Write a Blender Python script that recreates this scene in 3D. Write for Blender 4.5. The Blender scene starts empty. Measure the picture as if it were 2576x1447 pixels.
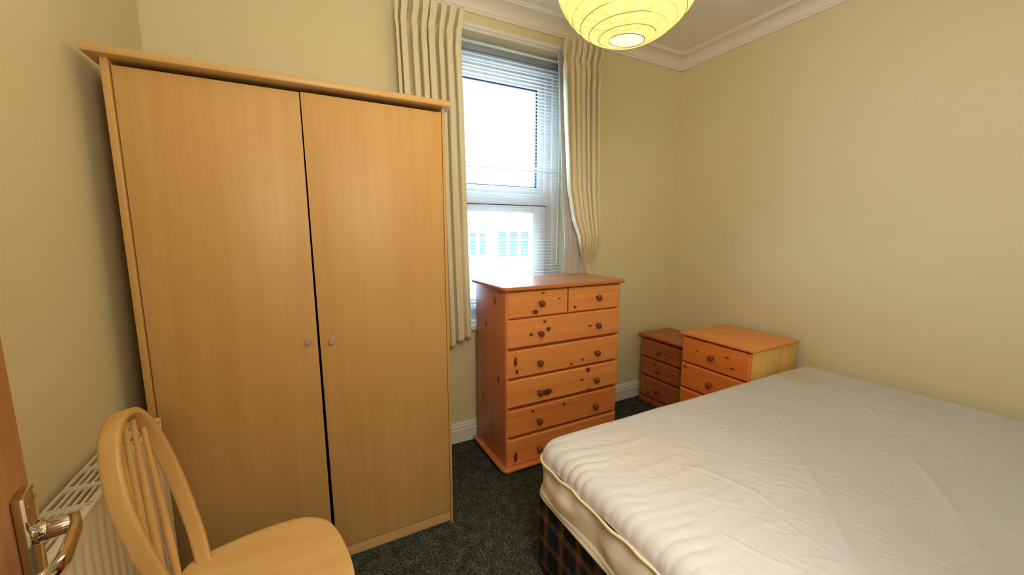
import bpy, bmesh, math, random
import numpy as np
from mathutils import Vector, Matrix
random.seed(7); np.random.seed(7)
PI = math.pi
sc = bpy.context.scene
COL = sc.collection

# ------------------------------------------------------------------ camera
F_PX, YAW, PITCH, ROLL = 977.94, math.radians(27.80), math.radians(8.106), math.radians(0.064)
CAMP = Vector((0, 0, 1.32))
fw = Vector((math.sin(YAW)*math.cos(PITCH), math.cos(YAW)*math.cos(PITCH), -math.sin(PITCH)))
rt = Vector((math.cos(YAW), -math.sin(YAW), 0)); up = rt.cross(fw)
r2 = rt*math.cos(ROLL) + up*math.sin(ROLL); u2 = up*math.cos(ROLL) - rt*math.sin(ROLL)
cd = bpy.data.cameras.new('camera'); cam = bpy.data.objects.new('camera', cd); COL.objects.link(cam)
cd.sensor_width = 36; cd.lens = F_PX*36/2576; cd.clip_start = 0.02
M = Matrix.Identity(4)
for i in range(3): M[i][0], M[i][1], M[i][2], M[i][3] = r2[i], u2[i], -fw[i], CAMP[i]
cam.matrix_world = M; sc.camera = cam

# ------------------------------------------------------------------ sky, lights, exposure
w = bpy.data.worlds.new('overcast_sky'); sc.world = w; w.use_nodes = True
bgn = w.node_tree.nodes['Background']
bgn.inputs[0].default_value = (0.45, 0.68, 1.0, 1); bgn.inputs[1].default_value = 19.5
def lamp(name, kind, loc, power, color, size, rot=(0, 0, 0), parent=None):
    ld = bpy.data.lights.new(name, kind); ld.energy = power; ld.color = color
    if kind == 'AREA': ld.size = size
    else: ld.shadow_soft_size = size
    o = bpy.data.objects.new(name, ld); COL.objects.link(o); o.location = loc; o.rotation_euler = rot
    if parent: o.parent = parent
    return o
LAMP_C = Vector((0.789, 0.845, 2.017)); LAMP_R = 0.1977
lamp('added_hall_fill', 'AREA', (0.25, -0.75, 2.5), 66, (0.95, 0.95, 0.92), 0.5)  # added fill in the unseen hall, brightens the room through the doorway
# added soft fill beside the camera, tilted up, lifts back wall and chest front
lamp('added_camera_fill', 'AREA', (0.20, -0.10, 1.85), 16.5, (1.0, 0.98, 0.84), 0.45, Vector((.50, .72, .40)).to_track_quat('-Z', 'Y').to_euler())
sc.view_settings.view_transform = 'Standard'; sc.view_settings.look = 'None'
sc.view_settings.gamma = 1; sc.view_settings.use_curve_mapping = False
sc.view_settings.exposure = 0.0

# ------------------------------------------------------------------ materials
def lin(c):
    out = []
    for v in c[:3]:
        v /= 255.0
        out.append(v/12.92 if v <= .04045 else ((v+.055)/1.055)**2.4)
    return (*out, 1)
class NT:
    def __init__(s, name):
        s.m = bpy.data.materials.new(name); s.m.use_nodes = True; s.t = s.m.node_tree
        s.b = s.t.nodes['Principled BSDF']; s.out = s.t.nodes['Material Output']
    def n(s, kind, **kw):
        x = s.t.nodes.new(kind)
        for k, v in kw.items():
            if k == 'inp':
                for a, b in v.items(): s.setin(x, a, b)
            else: setattr(x, k, v)
        return x
    def setin(s, x, a, b):
        if isinstance(b, bpy.types.NodeSocket): s.t.links.new(b, x.inputs[a])
        else: x.inputs[a].default_value = b
    def math(s, op, a, b=0.0, c=0.0):
        x = s.n('ShaderNodeMath', operation=op)
        for i, v in enumerate((a, b, c)): s.setin(x, i, v)
        return x.outputs[0]
    def coord(s): return s.n('ShaderNodeTexCoord').outputs['Object']
    def mapping(s, vec, scale=(1, 1, 1), loc=(0, 0, 0)):
        return s.n('ShaderNodeMapping', inp={'Vector': vec, 'Scale': scale, 'Location': loc}).outputs[0]
    def noise(s, vec, scale, detail=3, rough=.5, dist=0.0):
        return s.n('ShaderNodeTexNoise', inp={'Vector': vec, 'Scale': scale, 'Detail': detail, 'Roughness': rough, 'Distortion': dist}).outputs[0]
    def ramp(s, fac, stops):
        x = s.n('ShaderNodeValToRGB', inp={0: fac}); e = x.color_ramp.elements
        while len(e) < len(stops): e.new(.5)
        for i, (p, c) in enumerate(stops): e[i].position = p; e[i].color = c
        return x.outputs[0]
    def mix(s, fac, a, b, mode='MIX'):
        x = s.n('ShaderNodeMix', data_type='RGBA', blend_type=mode)
        s.setin(x, 0, fac); s.setin(x, 6, a); s.setin(x, 7, b)
        return x.outputs[2]
    def smooth(s, v, a, b):
        x = s.n('ShaderNodeMapRange', interpolation_type='SMOOTHSTEP')
        for i, q in enumerate((v, a, b)): s.setin(x, i, q)
        return x.outputs[0]
    def base(s, c, rough=.5, spec=.5, metal=0.0):
        s.setin(s.b, 'Base Color', c); s.setin(s.b, 'Roughness', rough)
        s.setin(s.b, 'Specular IOR Level', spec); s.setin(s.b, 'Metallic', metal)
    def bump(s, h, strength=.3, dist=.01):
        x = s.n('ShaderNodeBump', inp={'Height': h, 'Strength': strength, 'Distance': dist})
        s.setin(s.b, 'Normal', x.outputs[0])
def plain(name, c, rough=.5, metal=0.0, spec=.5, bump=None):
    t = NT(name); t.base(lin(c), rough, spec, metal)
    if bump: t.bump(t.noise(t.coord(), bump[0], 4), bump[1], bump[2])
    return t.m
def paint(name, c, var=.04):
    t = NT(name); co = t.coord()
    a = lin(c); b = tuple(v*(1-var) for v in a[:3]) + (1,)
    t.base(t.mix(t.noise(co, 2.2, 4), a, b), .62, .3)
    t.bump(t.noise(co, 190, 2), .05, .002)
    return t.m
def wood(name, c1, c2, axis, rough=.42, knots=(), plane='xz', kcol=(92, 48, 24), coarse=20, fine=130, contrast=1.0, spec=.45):
    """streaks run along `axis`; knots = (a, b, ra, rb) in the plane's own coordinates"""
    t = NT(name); co = t.coord()
    k = 'xyz'.index(axis)
    s1 = [coarse]*3; s1[k] = 1.1
    s2 = [fine]*3; s2[k] = 2.5
    n1 = t.noise(t.mapping(co, s1), 1.0, 4, .55, .35)
    n2 = t.noise(t.mapping(co, s2), 1.0, 3, .6)
    f = t.math('ADD', t.math('MULTIPLY', n1, .75), t.math('MULTIPLY', n2, .35))
    col = t.ramp(f, [(.5-.22/contrast, lin(c2)), (.5+.22/contrast, lin(c1))])
    if knots:
        sp = t.n('ShaderNodeSeparateXYZ', inp={0: co}).outputs
        A, B = sp['xyz'.index(plane[0])], sp['xyz'.index(plane[1])]
        mx = None
        for (a, b, ra, rb) in knots:
            da = t.math('MULTIPLY', t.math('SUBTRACT', A, a), 1/ra)
            db = t.math('MULTIPLY', t.math('SUBTRACT', B, b), 1/rb)
            d = t.math('ADD', t.math('MULTIPLY', da, da), t.math('MULTIPLY', db, db))
            mx = d if mx is None else t.math('MINIMUM', mx, d)
        halo = t.smooth(mx, 5.0, .6); core = t.smooth(mx, 1.25, .55)
        col = t.mix(t.math('MULTIPLY', halo, .45), col, lin(c2))
        col = t.mix(t.math('MULTIPLY', core, .92), col, lin(kcol))
    t.base(col, rough, spec)
    t.bump(n2, .06, .002)
    return t.m
def cloth(name, c, transl=.2, pattern=False, rough=.9):
    t = NT(name); co = t.coord()
    a = lin(c)
    t.base(t.mix(t.noise(co, 7, 3), a, tuple(v*.95 for v in a[:3])+(1,)), rough, .15)
    h = t.noise(co, 420, 2)
    if pattern:
        v = t.n('ShaderNodeTexVoronoi', feature='DISTANCE_TO_EDGE', inp={'Vector': t.mapping(co, (1, 1, .7)), 'Scale': 34.0, 'Randomness': .8}).outputs[0]
        h = t.math('ADD', t.math('MULTIPLY', h, .3), t.smooth(v, .02, .12))
    t.bump(h, .22, .0025)
    tr = t.n('ShaderNodeBsdfTranslucent', inp={0: a})
    mx = t.n('ShaderNodeMixShader', inp={0: transl, 1: t.b.outputs[0], 2: tr.outputs[0]})
    t.t.links.new(mx.outputs[0], t.out.inputs[0])
    return t.m

m_wall = paint('cream_wall_paint', (231, 218, 176))
m_ceil = paint('white_ceiling_paint', (240, 235, 226), .02)
m_trim = paint('white_gloss_trim', (238, 232, 220), .02)
m_hall = paint('hall_wall_paint', (205, 190, 160))
m_upvc = plain('white_window_plastic', (234, 232, 226), .35)
m_seal = plain('dark_window_seal', (40, 52, 78), .6)
m_slat = plain('white_blind_slat', (232, 231, 226), .45)
m_cord = plain('white_cord', (225, 222, 214), .8)
m_beech = wood('pale_birch_laminate', (208, 164, 100), (192, 144, 82), 'z', .46, coarse=26, fine=210, contrast=.75)
m_beech_h = wood('pale_birch_edge', (214, 174, 114), (200, 156, 98), 'x', .42, coarse=26, fine=200, contrast=.75)
m_dark = plain('dark_interior', (46, 34, 24), .9)
m_chair_y = wood('beech_seat_wood', (230, 190, 122), (212, 164, 96), 'x', .34, coarse=22, fine=120, contrast=.9)
m_chair_z = wood('beech_turned_wood', (222, 178, 110), (206, 156, 90), 'z', .36, coarse=24, fine=130, contrast=.8)
m_steel = plain('brushed_steel', (196, 192, 186), .32, 1.0)
m_chrome = plain('polished_chrome', (200, 190, 172), .08, 1.0)
m_knob = wood('dark_turned_knob_wood', (124, 74, 46), (96, 54, 32), 'y', .34, coarse=40)
m_redknob = wood('red_turned_knob_wood', (150, 74, 34), (118, 54, 24), 'x', .28, coarse=40)
m_doorwood = wood('orange_door_veneer', (204, 144, 84), (178, 116, 60), 'z', .4, coarse=34, fine=220, contrast=1.2)
m_rad = plain('cream_radiator_enamel', (238, 226, 200), .38)
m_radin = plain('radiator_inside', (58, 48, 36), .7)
m_curt = cloth('cream_damask_curtain', (250, 238, 204), .16, True)
m_lining = cloth('off_white_lining', (228, 222, 214), .3)

# carpet
t = NT('dark_green_fleck_carpet'); co = t.coord()
n1 = t.noise(t.mapping(co, (105, 150, 105)), 1.0, 4, .72); n2 = t.noise(co, 22, 3)
f = t.math('ADD', t.math('MULTIPLY', n1, .8), t.math('MULTIPLY', n2, .2))
t.base(t.ramp(f, [(.38, lin((26, 31, 26))), (.5, lin((60, 66, 56))), (.58, lin((96, 98, 86))), (.68, lin((168, 162, 146)))]), .95, .1)
t.bump(n1, .9, .006); m_carpet = t.m
# tartan
t = NT('tartan_divan_fabric'); co = t.coord()
sp = t.n('ShaderNodeSeparateXYZ', inp={0: co}).outputs
h = t.math('ADD', sp[0], sp[1])
def stripes(v, per=.098):
    f = t.math('FRACT', t.math('ADD', t.math('DIVIDE', v, per), 40.0))
    x = t.n('ShaderNodeValToRGB', inp={0: f}); x.color_ramp.interpolation = 'CONSTANT'; e = x.color_ramp.elements
    st = [(0, (44, 50, 74)), (.20, (34, 36, 44)), (.40, (54, 74, 58)), (.50, (176, 72, 52)), (.535, (54, 76, 58)),
          (.60, (186, 150, 100)), (.635, (58, 80, 60)), (.70, (178, 72, 52)), (.735, (54, 74, 58)), (.84, (34, 38, 46))]
    while len(e) < len(st): e.new(.5)
    for i, (p, c) in enumerate(st): e[i].position = p; e[i].color = lin(c)
    return x.outputs[0]
tw = t.math('GREATER_THAN', t.math('FRACT', t.math('ADD', t.math('MULTIPLY', t.math('ADD', h, sp[2]), 170.0), 900.0)), .5)
t.base(t.mix(t.math('ADD', t.math('MULTIPLY', tw, .3), .35), stripes(h), stripes(sp[2])), .92, .1)
t.bump(t.noise(co, 500, 2), .3, .002); m_tartan = t.m
# quilted cotton
t = NT('white_quilted_cotton'); co = t.coord()
sp = t.n('ShaderNodeSeparateXYZ', inp={0: co}).outputs
per = 2*PI/.052
wob = t.math('MULTIPLY', t.noise(co, 6, 2), .05)
a1 = t.math('ABSOLUTE', t.math('SINE', t.math('MULTIPLY', t.math('ADD', sp[0], wob), per/2)))
a2 = t.math('ABSOLUTE', t.math('SINE', t.math('MULTIPLY', t.math('ADD', sp[1], wob), per/2)))
q = t.math('POWER', t.math('MINIMUM', a1, a2), .45)
wr = t.noise(t.mapping(co, (9, 24, 9)), 1.0, 5, .62, 1.2)
hh = t.math('ADD', t.math('MULTIPLY', q, .42), t.math('MULTIPLY', wr, 1.0))
def blot(x, y, r):
    v = t.n('ShaderNodeVectorMath', operation='DISTANCE', inp={0: t.mapping(co, (1, 1, 0)), 1: (x, y, 0)}).outputs['Value']
    return t.math('MULTIPLY', t.smooth(t.math('ADD', v, t.math('MULTIPLY', t.noise(co, 14, 3), .10)), r+.05, r*.5+.05), .32)
stain = t.math('MAXIMUM', blot(.66, .53, .14), t.math('MULTIPLY', blot(-.60, .35, .3), .5))
t.base(t.mix(stain, t.mix(t.noise(co, 3, 4), lin((216, 213, 212)), lin((210, 206, 202))), lin((204, 182, 146))), .85, .2)
t.bump(hh, .35, .006); m_quilt = t.m
m_skirt = cloth('cream_cotton_skirt', (246, 234, 208), .1)
m_piping = plain('cream_piping', (230, 214, 180), .8)
# window glass
t = NT('window_glass'); gl = t.n('ShaderNodeBsdfGlossy', inp={0: (1, 1, 1, 1), 1: .02}); tp = t.n('ShaderNodeBsdfTransparent', inp={0: (.97, .99, 1, 1)})
mx = t.n('ShaderNodeMixShader', inp={0: .05, 1: tp.outputs[0], 2: gl.outputs[0]}); t.t.links.new(mx.outputs[0], t.out.inputs[0]); m_glass = t.m
# lantern paper: thin lit paper with overlapping paper strips (meridians) and wire lines
t = NT('yellow_lantern_paper'); co = t.coord(); sp = t.n('ShaderNodeSeparateXYZ', inp={0: co}).outputs
ang = t.math('DIVIDE', t.math('ARCTAN2', sp[1], sp[0]), 2*PI/12)
fr = t.math('ABSOLUTE', t.math('SUBTRACT', t.math('FRACT', t.math('ADD', ang, 20.5-17/30)), .5))
rxy = t.math('SQRT', t.math('ADD', t.math('MULTIPLY', sp[0], sp[0]), t.math('MULTIPLY', sp[1], sp[1])))
strip = t.smooth(t.math('MULTIPLY', t.math('MULTIPLY', fr, rxy), 2*PI/12), .0082, .0066)
fib = t.noise(t.mapping(co, (14, 14, 40)), 1.0, 4)
pc = t.mix(strip, (1.0, .68, .16, 1), (.95, .46, .035, 1))
pc = t.mix(t.math('MULTIPLY', fib, .3), pc, (1.0, .80, .34, 1))
em = t.n('ShaderNodeEmission', inp={0: pc, 1: .92})
df = t.n('ShaderNodeBsdfDiffuse', inp={0: (.34, .28, .16, 1)})
ad = t.n('ShaderNodeAddShader', inp={0: em.outputs[0], 1: df.outputs[0]})
tp = t.n('ShaderNodeBsdfTransparent', inp={0: (1, .93, .76, 1)})
mx = t.n('ShaderNodeMixShader', inp={0: .30, 1: ad.outputs[0], 2: tp.outputs[0]}); t.t.links.new(mx.outputs[0], t.out.inputs[0]); m_paper = t.m
m_wire = plain('brown_lantern_wire', (128, 84, 28), .6)
t = NT('lit_bulb_glass'); t.setin(t.b, 'Emission Color', (1, .85, .55, 1)); t.setin(t.b, 'Emission Strength', 6.0); m_bulb = t.m
m_house = plain('white_house_render', (236, 238, 240), .8)
m_roof = plain('pale_slate_roof', (200, 206, 214), .8)
m_hglass = plain('distant_window_glass', (76, 92, 110), .5, 0.0, .1)
m_screw = plain('screw_head', (170, 160, 142), .25, 1.0)
m_ground = plain('grey_street_ground', (160, 158, 152), .9)

# ------------------------------------------------------------------ geometry helpers
class MB:
    def __init__(s): s.bm = bmesh.new()
    def _join(s, b):
        me = bpy.data.meshes.new('tmp'); b.to_mesh(me); b.free(); s.bm.from_mesh(me); bpy.data.meshes.remove(me)
    def box(s, x0, x1, y0, y1, z0, z1, bev=0, seg=2, rot=None):
        b = bmesh.new(); bmesh.ops.create_cube(b, size=1)
        for v in b.verts: v.co = Vector(((x0+x1)/2+v.co.x*(x1-x0), (y0+y1)/2+v.co.y*(y1-y0), (z0+z1)/2+v.co.z*(z1-z0)))
        if bev: bmesh.ops.bevel(b, geom=b.edges[:], offset=bev, segments=seg, profile=.5, affect='EDGES')
        if rot is not None: b.transform(rot)
        s._join(b); return s
    def prism(s, pts, axis, a0, a1, bev=0, seg=2):
        """outline pts in the two other axes (order x,y,z minus axis), extruded along axis"""
        b = bmesh.new(); k = 'xyz'.index(axis); o = [i for i in range(3) if i != k]
        def mk(p, a):
            c = [0, 0, 0]; c[o[0]] = p[0]; c[o[1]] = p[1]; c[k] = a; return b.verts.new(c)
        v0 = [mk(p, a0) for p in pts]; v1 = [mk(p, a1) for p in pts]; n = len(pts)
        b.faces.new(v0); b.faces.new(v1)
        for i in range(n): b.faces.new((v0[i], v0[(i+1) % n], v1[(i+1) % n], v1[i]))
        bmesh.ops.recalc_face_normals(b, faces=b.faces[:])
        if bev:
            caps = [e for e in b.edges if abs(e.verts[0].co[k]-e.verts[1].co[k]) < 1e-7]
            bmesh.ops.bevel(b, geom=caps, offset=bev, segments=seg, profile=.5, affect='EDGES')
        s._join(b); return s
    def hexa(s, p, bev=0, seg=2):
        """8 corners: bottom 4 (ccw) then top 4"""
        b = bmesh.new(); v = [b.verts.new(q) for q in p]
        for f in ((0, 3, 2, 1), (4, 5, 6, 7), (0, 1, 5, 4), (1, 2, 6, 5), (2, 3, 7, 6), (3, 0, 4, 7)): b.faces.new([v[i] for i in f])
        bmesh.ops.recalc_face_normals(b, faces=b.faces[:])
        if bev: bmesh.ops.bevel(b, geom=b.edges[:], offset=bev, segments=seg, profile=.5, affect='EDGES')
        s._join(b); return s
    def tube(s, pts, r, n=12, closed=False, prof=None, up=None):
        """round tube (or profile list (a,b) swept) along pts; r scalar or list"""
        pts = [Vector(p) for p in pts]; N = len(pts)
        rr = r if hasattr(r, '__len__') else [r]*N
        b = bmesh.new(); rings = []
        ref = None
        for i in range(N):
            if closed: tan = (pts[(i+1) % N]-pts[i-1]).normalized()
            else: tan = (pts[min(i+1, N-1)]-pts[max(i-1, 0)]).normalized()
            if up is not None: a = Vector(up)
            else:
                a = ref if ref is not None else (Vector((0, 0, 1)) if abs(tan.z) < .9 else Vector((1, 0, 0)))
            a = (a-tan*a.dot(tan)).normalized(); ref = a; c = tan.cross(a)
            if prof is None: ring = [b.verts.new(pts[i]+(a*math.cos(2*PI*j/n)+c*math.sin(2*PI*j/n))*rr[i]) for j in range(n)]
            else: ring = [b.verts.new(pts[i]+a*p[0]*rr[i]+c*p[1]*rr[i]) for p in prof]
            rings.append(ring)
        m = len(rings[0])
        for i in range(N if closed else N-1):
            A, B = rings[i], rings[(i+1) % N]
            for j in range(m): b.faces.new((A[j], A[(j+1) % m], B[(j+1) % m], B[j]))
        if not closed: b.faces.new(rings[0]); b.faces.new(rings[-1])
        bmesh.ops.recalc_face_normals(b, faces=b.faces[:])
        s._join(b); return s
    def lathe(s, prof, origin, axis=(0, 0, 1), n=24):
        """prof: (radius, distance along axis)"""
        ax = Vector(axis).normalized(); a = ax.orthogonal().normalized(); c = ax.cross(a); o = Vector(origin)
        b = bmesh.new(); rings = []
        for (r, h) in prof:
            if r < 1e-6: rings.append([b.verts.new(o+ax*h)])
            else: rings.append([b.verts.new(o+ax*h+(a*math.cos(2*PI*j/n)+c*math.sin(2*PI*j/n))*r) for j in range(n)])
        for A, B in zip(rings, rings[1:]):
            for j in range(n):
                q = [A[j % len(A)], A[(j+1) % len(A)], B[(j+1) % len(B)], B[j % len(B)]]
                u = []
                for v in q:
                    if v not in u: u.append(v)
                if len(u) > 2: b.faces.new(u)
        bmesh.ops.recalc_face_normals(b, faces=b.faces[:])
        s._join(b); return s
    def grid(s, P):
        """P: array rows x cols x 3"""
        b = bmesh.new(); R, Cc = P.shape[:2]
        v = [[b.verts.new(P[i, j]) for j in range(Cc)] for i in range(R)]
        for i in range(R-1):
            for j in range(Cc-1): b.faces.new((v[i][j], v[i][j+1], v[i+1][j+1], v[i+1][j]))
        s._join(b); return s
    def build(s, name, mat, parent=None, smooth=True, angle=40):
        me = bpy.data.meshes.new(name); s.bm.to_mesh(me); s.bm.free()
        me.materials.append(mat)
        if smooth:
            for p in me.polygons: p.use_smooth = True
            try: me.set_sharp_from_angle(angle=math.radians(angle))
            except Exception: pass
        o = bpy.data.objects.new(name, me); COL.objects.link(o)
        if parent: o.parent = parent
        return o
def tag(o, label=None, cat=None, group=None, kind=None):
    if label: o['label'] = label
    if cat: o['category'] = cat
    if group: o['group'] = group
    if kind: o['kind'] = kind
    return o
def thing(name, loc, label, cat, group=None, kind=None, rz=0):
    o = bpy.data.objects.new(name, None); o.empty_display_size = .1; COL.objects.link(o)
    o.location = loc; o.rotation_euler = (0, 0, rz)
    return tag(o, label, cat, group, kind)
def struct(o, label, cat): return tag(o, label, cat, kind='structure')

# ------------------------------------------------------------------ room shell
XL, XR, YW, YF, ZC = -.537, 2.62, 2.2065, -.22, 2.615
WX0, WX1, WZ0, WZ1 = .62, 1.625, .735, 2.437
struct(MB().box(-1.2, XR+.2, -1.9, YW+.32, -.12, 0).build('floor', m_carpet), 'dark green flecked carpet covering the whole bedroom floor', 'floor')
struct(MB().box(-1.2, XR+.2, -1.9, YW+.32, ZC, ZC+.12).build('ceiling', m_ceil), 'plain off white ceiling behind the paper lantern', 'ceiling')
b = MB()
b.box(XL-.2, WX0, YW, YW+.3, 0, ZC); b.box(WX1, XR+.2, YW, YW+.3, 0, ZC)
b.box(WX0, WX1, YW, YW+.3, 0, WZ0); b.box(WX0, WX1, YW, YW+.3, WZ1, ZC)
struct(b.build('wall_back', m_wall, smooth=False), 'cream wall with the window behind wardrobe and chest', 'wall')
struct(MB().box(XL-.2, XL, YF, YW, 0, ZC).build('wall_left', m_wall, smooth=False), 'cream wall on the left behind the radiator', 'wall')
struct(MB().box(XR, XR+.2, YF-.12, YW, 0, ZC).build('wall_right', m_wall, smooth=False), 'bare cream wall on the right beside the bed', 'wall')
DX0, DX1 = -.21, .62
b = MB(); b.box(XL, DX0, YF-.12, YF, 0, ZC); b.box(DX1, XR, YF-.12, YF, 0, ZC); b.box(DX0, DX1, YF-.12, YF, 2.03, ZC)
struct(b.build('wall_front', m_wall, smooth=False), 'cream wall with the doorway behind the camera', 'wall')
b = MB(); b.box(-.9, -.8, -1.8, YF-.12, 0, ZC); b.box(1.3, 1.4, -1.8, YF-.12, 0, ZC); b.box(-.9, 1.4, -1.9, -1.8, 0, ZC)
struct(b.build('wall_hall', m_hall, smooth=False), 'hall walls beyond the bedroom doorway', 'wall')

def cornice_profile():
    # (distance from wall, height) : bottom bead, cove, top step
    pr = [(0, 2.533), (.012, 2.533), (.016, 2.540), (.016, 2.546)]
    for i in range(9):
        a = i/8*PI/2
        pr.append((.020+.062*(1-math.cos(a)), 2.548+.050*math.sin(a)))
    pr += [(.094, 2.598), (.097, 2.604), (.105, 2.606), (.105, ZC), (0, ZC)]
    return pr
cp = cornice_profile()
struct(MB().prism([(YW-d, z) for d, z in cp], 'x', XL, XR).build('trim_1', m_trim), 'white coved cornice along the top of the window wall', 'cornice')
struct(MB().prism([(XR-d, z) for d, z in cp], 'y', YF, YW).build('trim_2', m_trim), 'white coved cornice along the top of the right wall', 'cornice')
struct(MB().prism([(XL+d, z) for d, z in cp], 'y', YF, YW).build('trim_3', m_trim), 'white coved cornice along the top of the left wall', 'cornice')
bp = [(0, 0), (.018, 0), (.018, .072), (.021, .074), (.021, .081), (.014, .084), (.014, .092), (.017, .095), (.017, .103), (.010, .107), (.010, .117), (.006, .126), (0, .127)]
struct(MB().prism([(YW-d, z) for d, z in bp], 'x', XL, XR).build('baseboard_back', m_trim, angle=20), 'white moulded skirting board under the window', 'skirting board')
struct(MB().prism([(XR-d, z) for d, z in bp], 'y', YF, YW-.021).build('baseboard_right', m_trim, angle=20), 'white moulded skirting board on the right wall', 'skirting board')
struct(MB().prism([(XL+d, z) for d, z in bp], 'y', YF, YW-.021).build('baseboard_left', m_trim, angle=20), 'white moulded skirting board on the left wall', 'skirting board')

# ------------------------------------------------------------------ window
win = thing('window_1', ((WX0+WX1)/2, 2.35, WZ0), 'white plastic window with fixed pane above and opening pane below', 'window', kind='structure')
ox, oy, oz = win.location
def rel(o): return MB()
gx0, gx1 = WX0+.178, 1.445
b = MB()
def fr(b, x0, x1, z0, z1, wd, y0, y1, bev=.006, wb=None, wt=None):
    wb = wd if wb is None else wb; wt = wd if wt is None else wt
    b.box(x0-ox, x0+wd-ox, y0-oy, y1-oy, z0-oz, z1-oz, bev); b.box(x1-wd-ox, x1-ox, y0-oy, y1-oy, z0-oz, z1-oz, bev)
    b.box(x0+wd*.9-ox, x1-wd*.9-ox, y0-oy, y1-oy, z0-oz, z0+wb-oz, bev); b.box(x0+wd*.9-ox, x1-wd*.9-ox, y0-oy, y1-oy, z1-wt-oz, z1-oz, bev)
fr(b, WX0, WX1, WZ0, WZ1, .075, 2.35, 2.42)                       # outer frame
fr(b, WX0+.07, WX1-.07, WZ0+.06, WZ1-.07, .055, 2.365, 2.43, .008)
b.box(WX0+.07-ox, WX1-.07-ox, 2.355-oy, 2.43-oy, 1.492-oz, 1.575-oz, .008)   # transom
b.build('window_frame', m_upvc, win)
b = MB(); fr(b, WX0+.118, 1.507, 1.566, 2.325, .060, 2.375, 2.42, .010); b.build('fixed_bead', m_upvc, win)
b = MB(); fr(b, WX0+.128, 1.497, 1.556+.016, 2.315, .058, 2.383, 2.40, 0); b.build('pane_seal', m_seal, win)
b = MB(); b.box(gx0-.03-ox, gx1+.03-ox, 2.396-oy, 2.402-oy, 1.58-oz, 2.30-oz); b.build('upper_pane', m_glass, win)
sash = MB(); fr(sash, WX0+.122, 1.503, .80, 1.497, .108, 2.34, 2.40, .010, .1, .052)
so = sash.build('opening_sash', m_upvc, win)
b = MB(); b.box(WX0+.2-ox, 1.42-ox, 2.372-oy, 2.378-oy, .87-oz, 1.46-oz); b.build('lower_pane', m_glass, so)
b = MB(); fr(b, WX0+.116, 1.509, .794, 1.503, .02, 2.352, 2.41, 0); b.build('sash_seal', m_seal, so)
b = MB(); b.box(WX0-.06-ox, WX1+.055-ox, YW-.032-oy, 2.36-oy, .716-oz, .752-oz, .010, 3); b.build('window_sill', m_trim, win)

# neighbouring house across the street
hs = thing('neighbour_house', (5, 9.0, -3), 'bright white house with small paned windows seen through the blind', 'house')
gab = [(-4.0, 0), (3.6, 0), (3.6, 5.9), (1.0, 7.55), (-4.0, 4.75)]
MB().prism([(x, z) for x, z in gab], 'y', 0, 5).build('wall', m_house, hs, smooth=False)
b = MB(); b.hexa([(-4.15, -.2, 4.66), (1.0, -.2, 7.54), (1.0, 5.2, 7.54), (-4.15, 5.2, 4.66), (-4.15, -.2, 4.82), (1.0, -.2, 7.70), (1.0, 5.2, 7.70), (-4.15, 5.2, 4.82)])
b.hexa([(1.0, -.2, 7.54), (3.75, -.2, 5.8), (3.75, 5.2, 5.8), (1.0, 5.2, 7.54), (1.0, -.2, 7.70), (3.75, -.2, 5.96), (3.75, 5.2, 5.96), (1.0, 5.2, 7.70)])
b.build('roof', m_roof, hs, smooth=False)
MB().box(-1.75, .35, -.30, 0, 4.46, 4.56, .01).build('ledge', m_roof, hs)
for (x0, x1, z0, z1) in ((-1.75, -.98, 3.72, 4.36), (-.72, .26, 3.64, 4.38)):
    f = MB()
    f.box(x0, x1, -.06, .04, z0, z0+.06, .008); f.box(x0, x1, -.06, .04, z1-.06, z1, .008)
    n = 3
    for i in range(n+1):
        x = x0+(x1-x0)*i/n; f.box(max(x-.045, x0), min(x+.045, x1), -.055, .04, z0, z1, .006)
    f.box(x0, x1, -.05, .04, (z0+z1)/2+.1, (z0+z1)/2+.14)
    fo = f.build('window', m_house, hs)
    MB().box(x0+.02, x1-.02, -.012, .03, z0+.03, z1-.03).build('pane', m_hglass, fo)
struct(MB().box(-30, 40, YW+.32, 60, -3.2, -3.0).build('ground', m_ground, smooth=False), 'grey street ground outside below the window', 'ground')

# ------------------------------------------------------------------ venetian blind
bl = thing('venetian_blind', (1.11, 2.285, .80), 'white slatted venetian blind lowered over the window with slats open', 'blind')
bx, by, bz = bl.location
B0, B1 = .645, 1.597
MB().box(B0-bx, B1-bx, -.016, .016, 2.376-bz, 2.412-bz, .003).build('headrail', plain('grey_headrail', (150, 160, 172), .4), bl)
z = 2.362; s = MB(); k = 0
while z > .845:
    k += 1
    tilt = math.radians(7 if z > 1.75 else 4)
    if abs(z-1.735) < .022: tilt = math.radians(-24)
    jit = random.uniform(-.0015, .0015)
    sag = 0
    pr = []
    for q in range(7):
        a = (q/6-.5)*.025; pr.append((a*math.cos(tilt), z-bz+jit+a*math.sin(tilt)+.0022*(1-(2*a/.025)**2)))
    pr2 = [(p[0], p[1]-.0006) for p in reversed(pr)]
    s.prism(pr+pr2, 'x', B0-bx, B1-bx)
    z -= .0215
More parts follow.
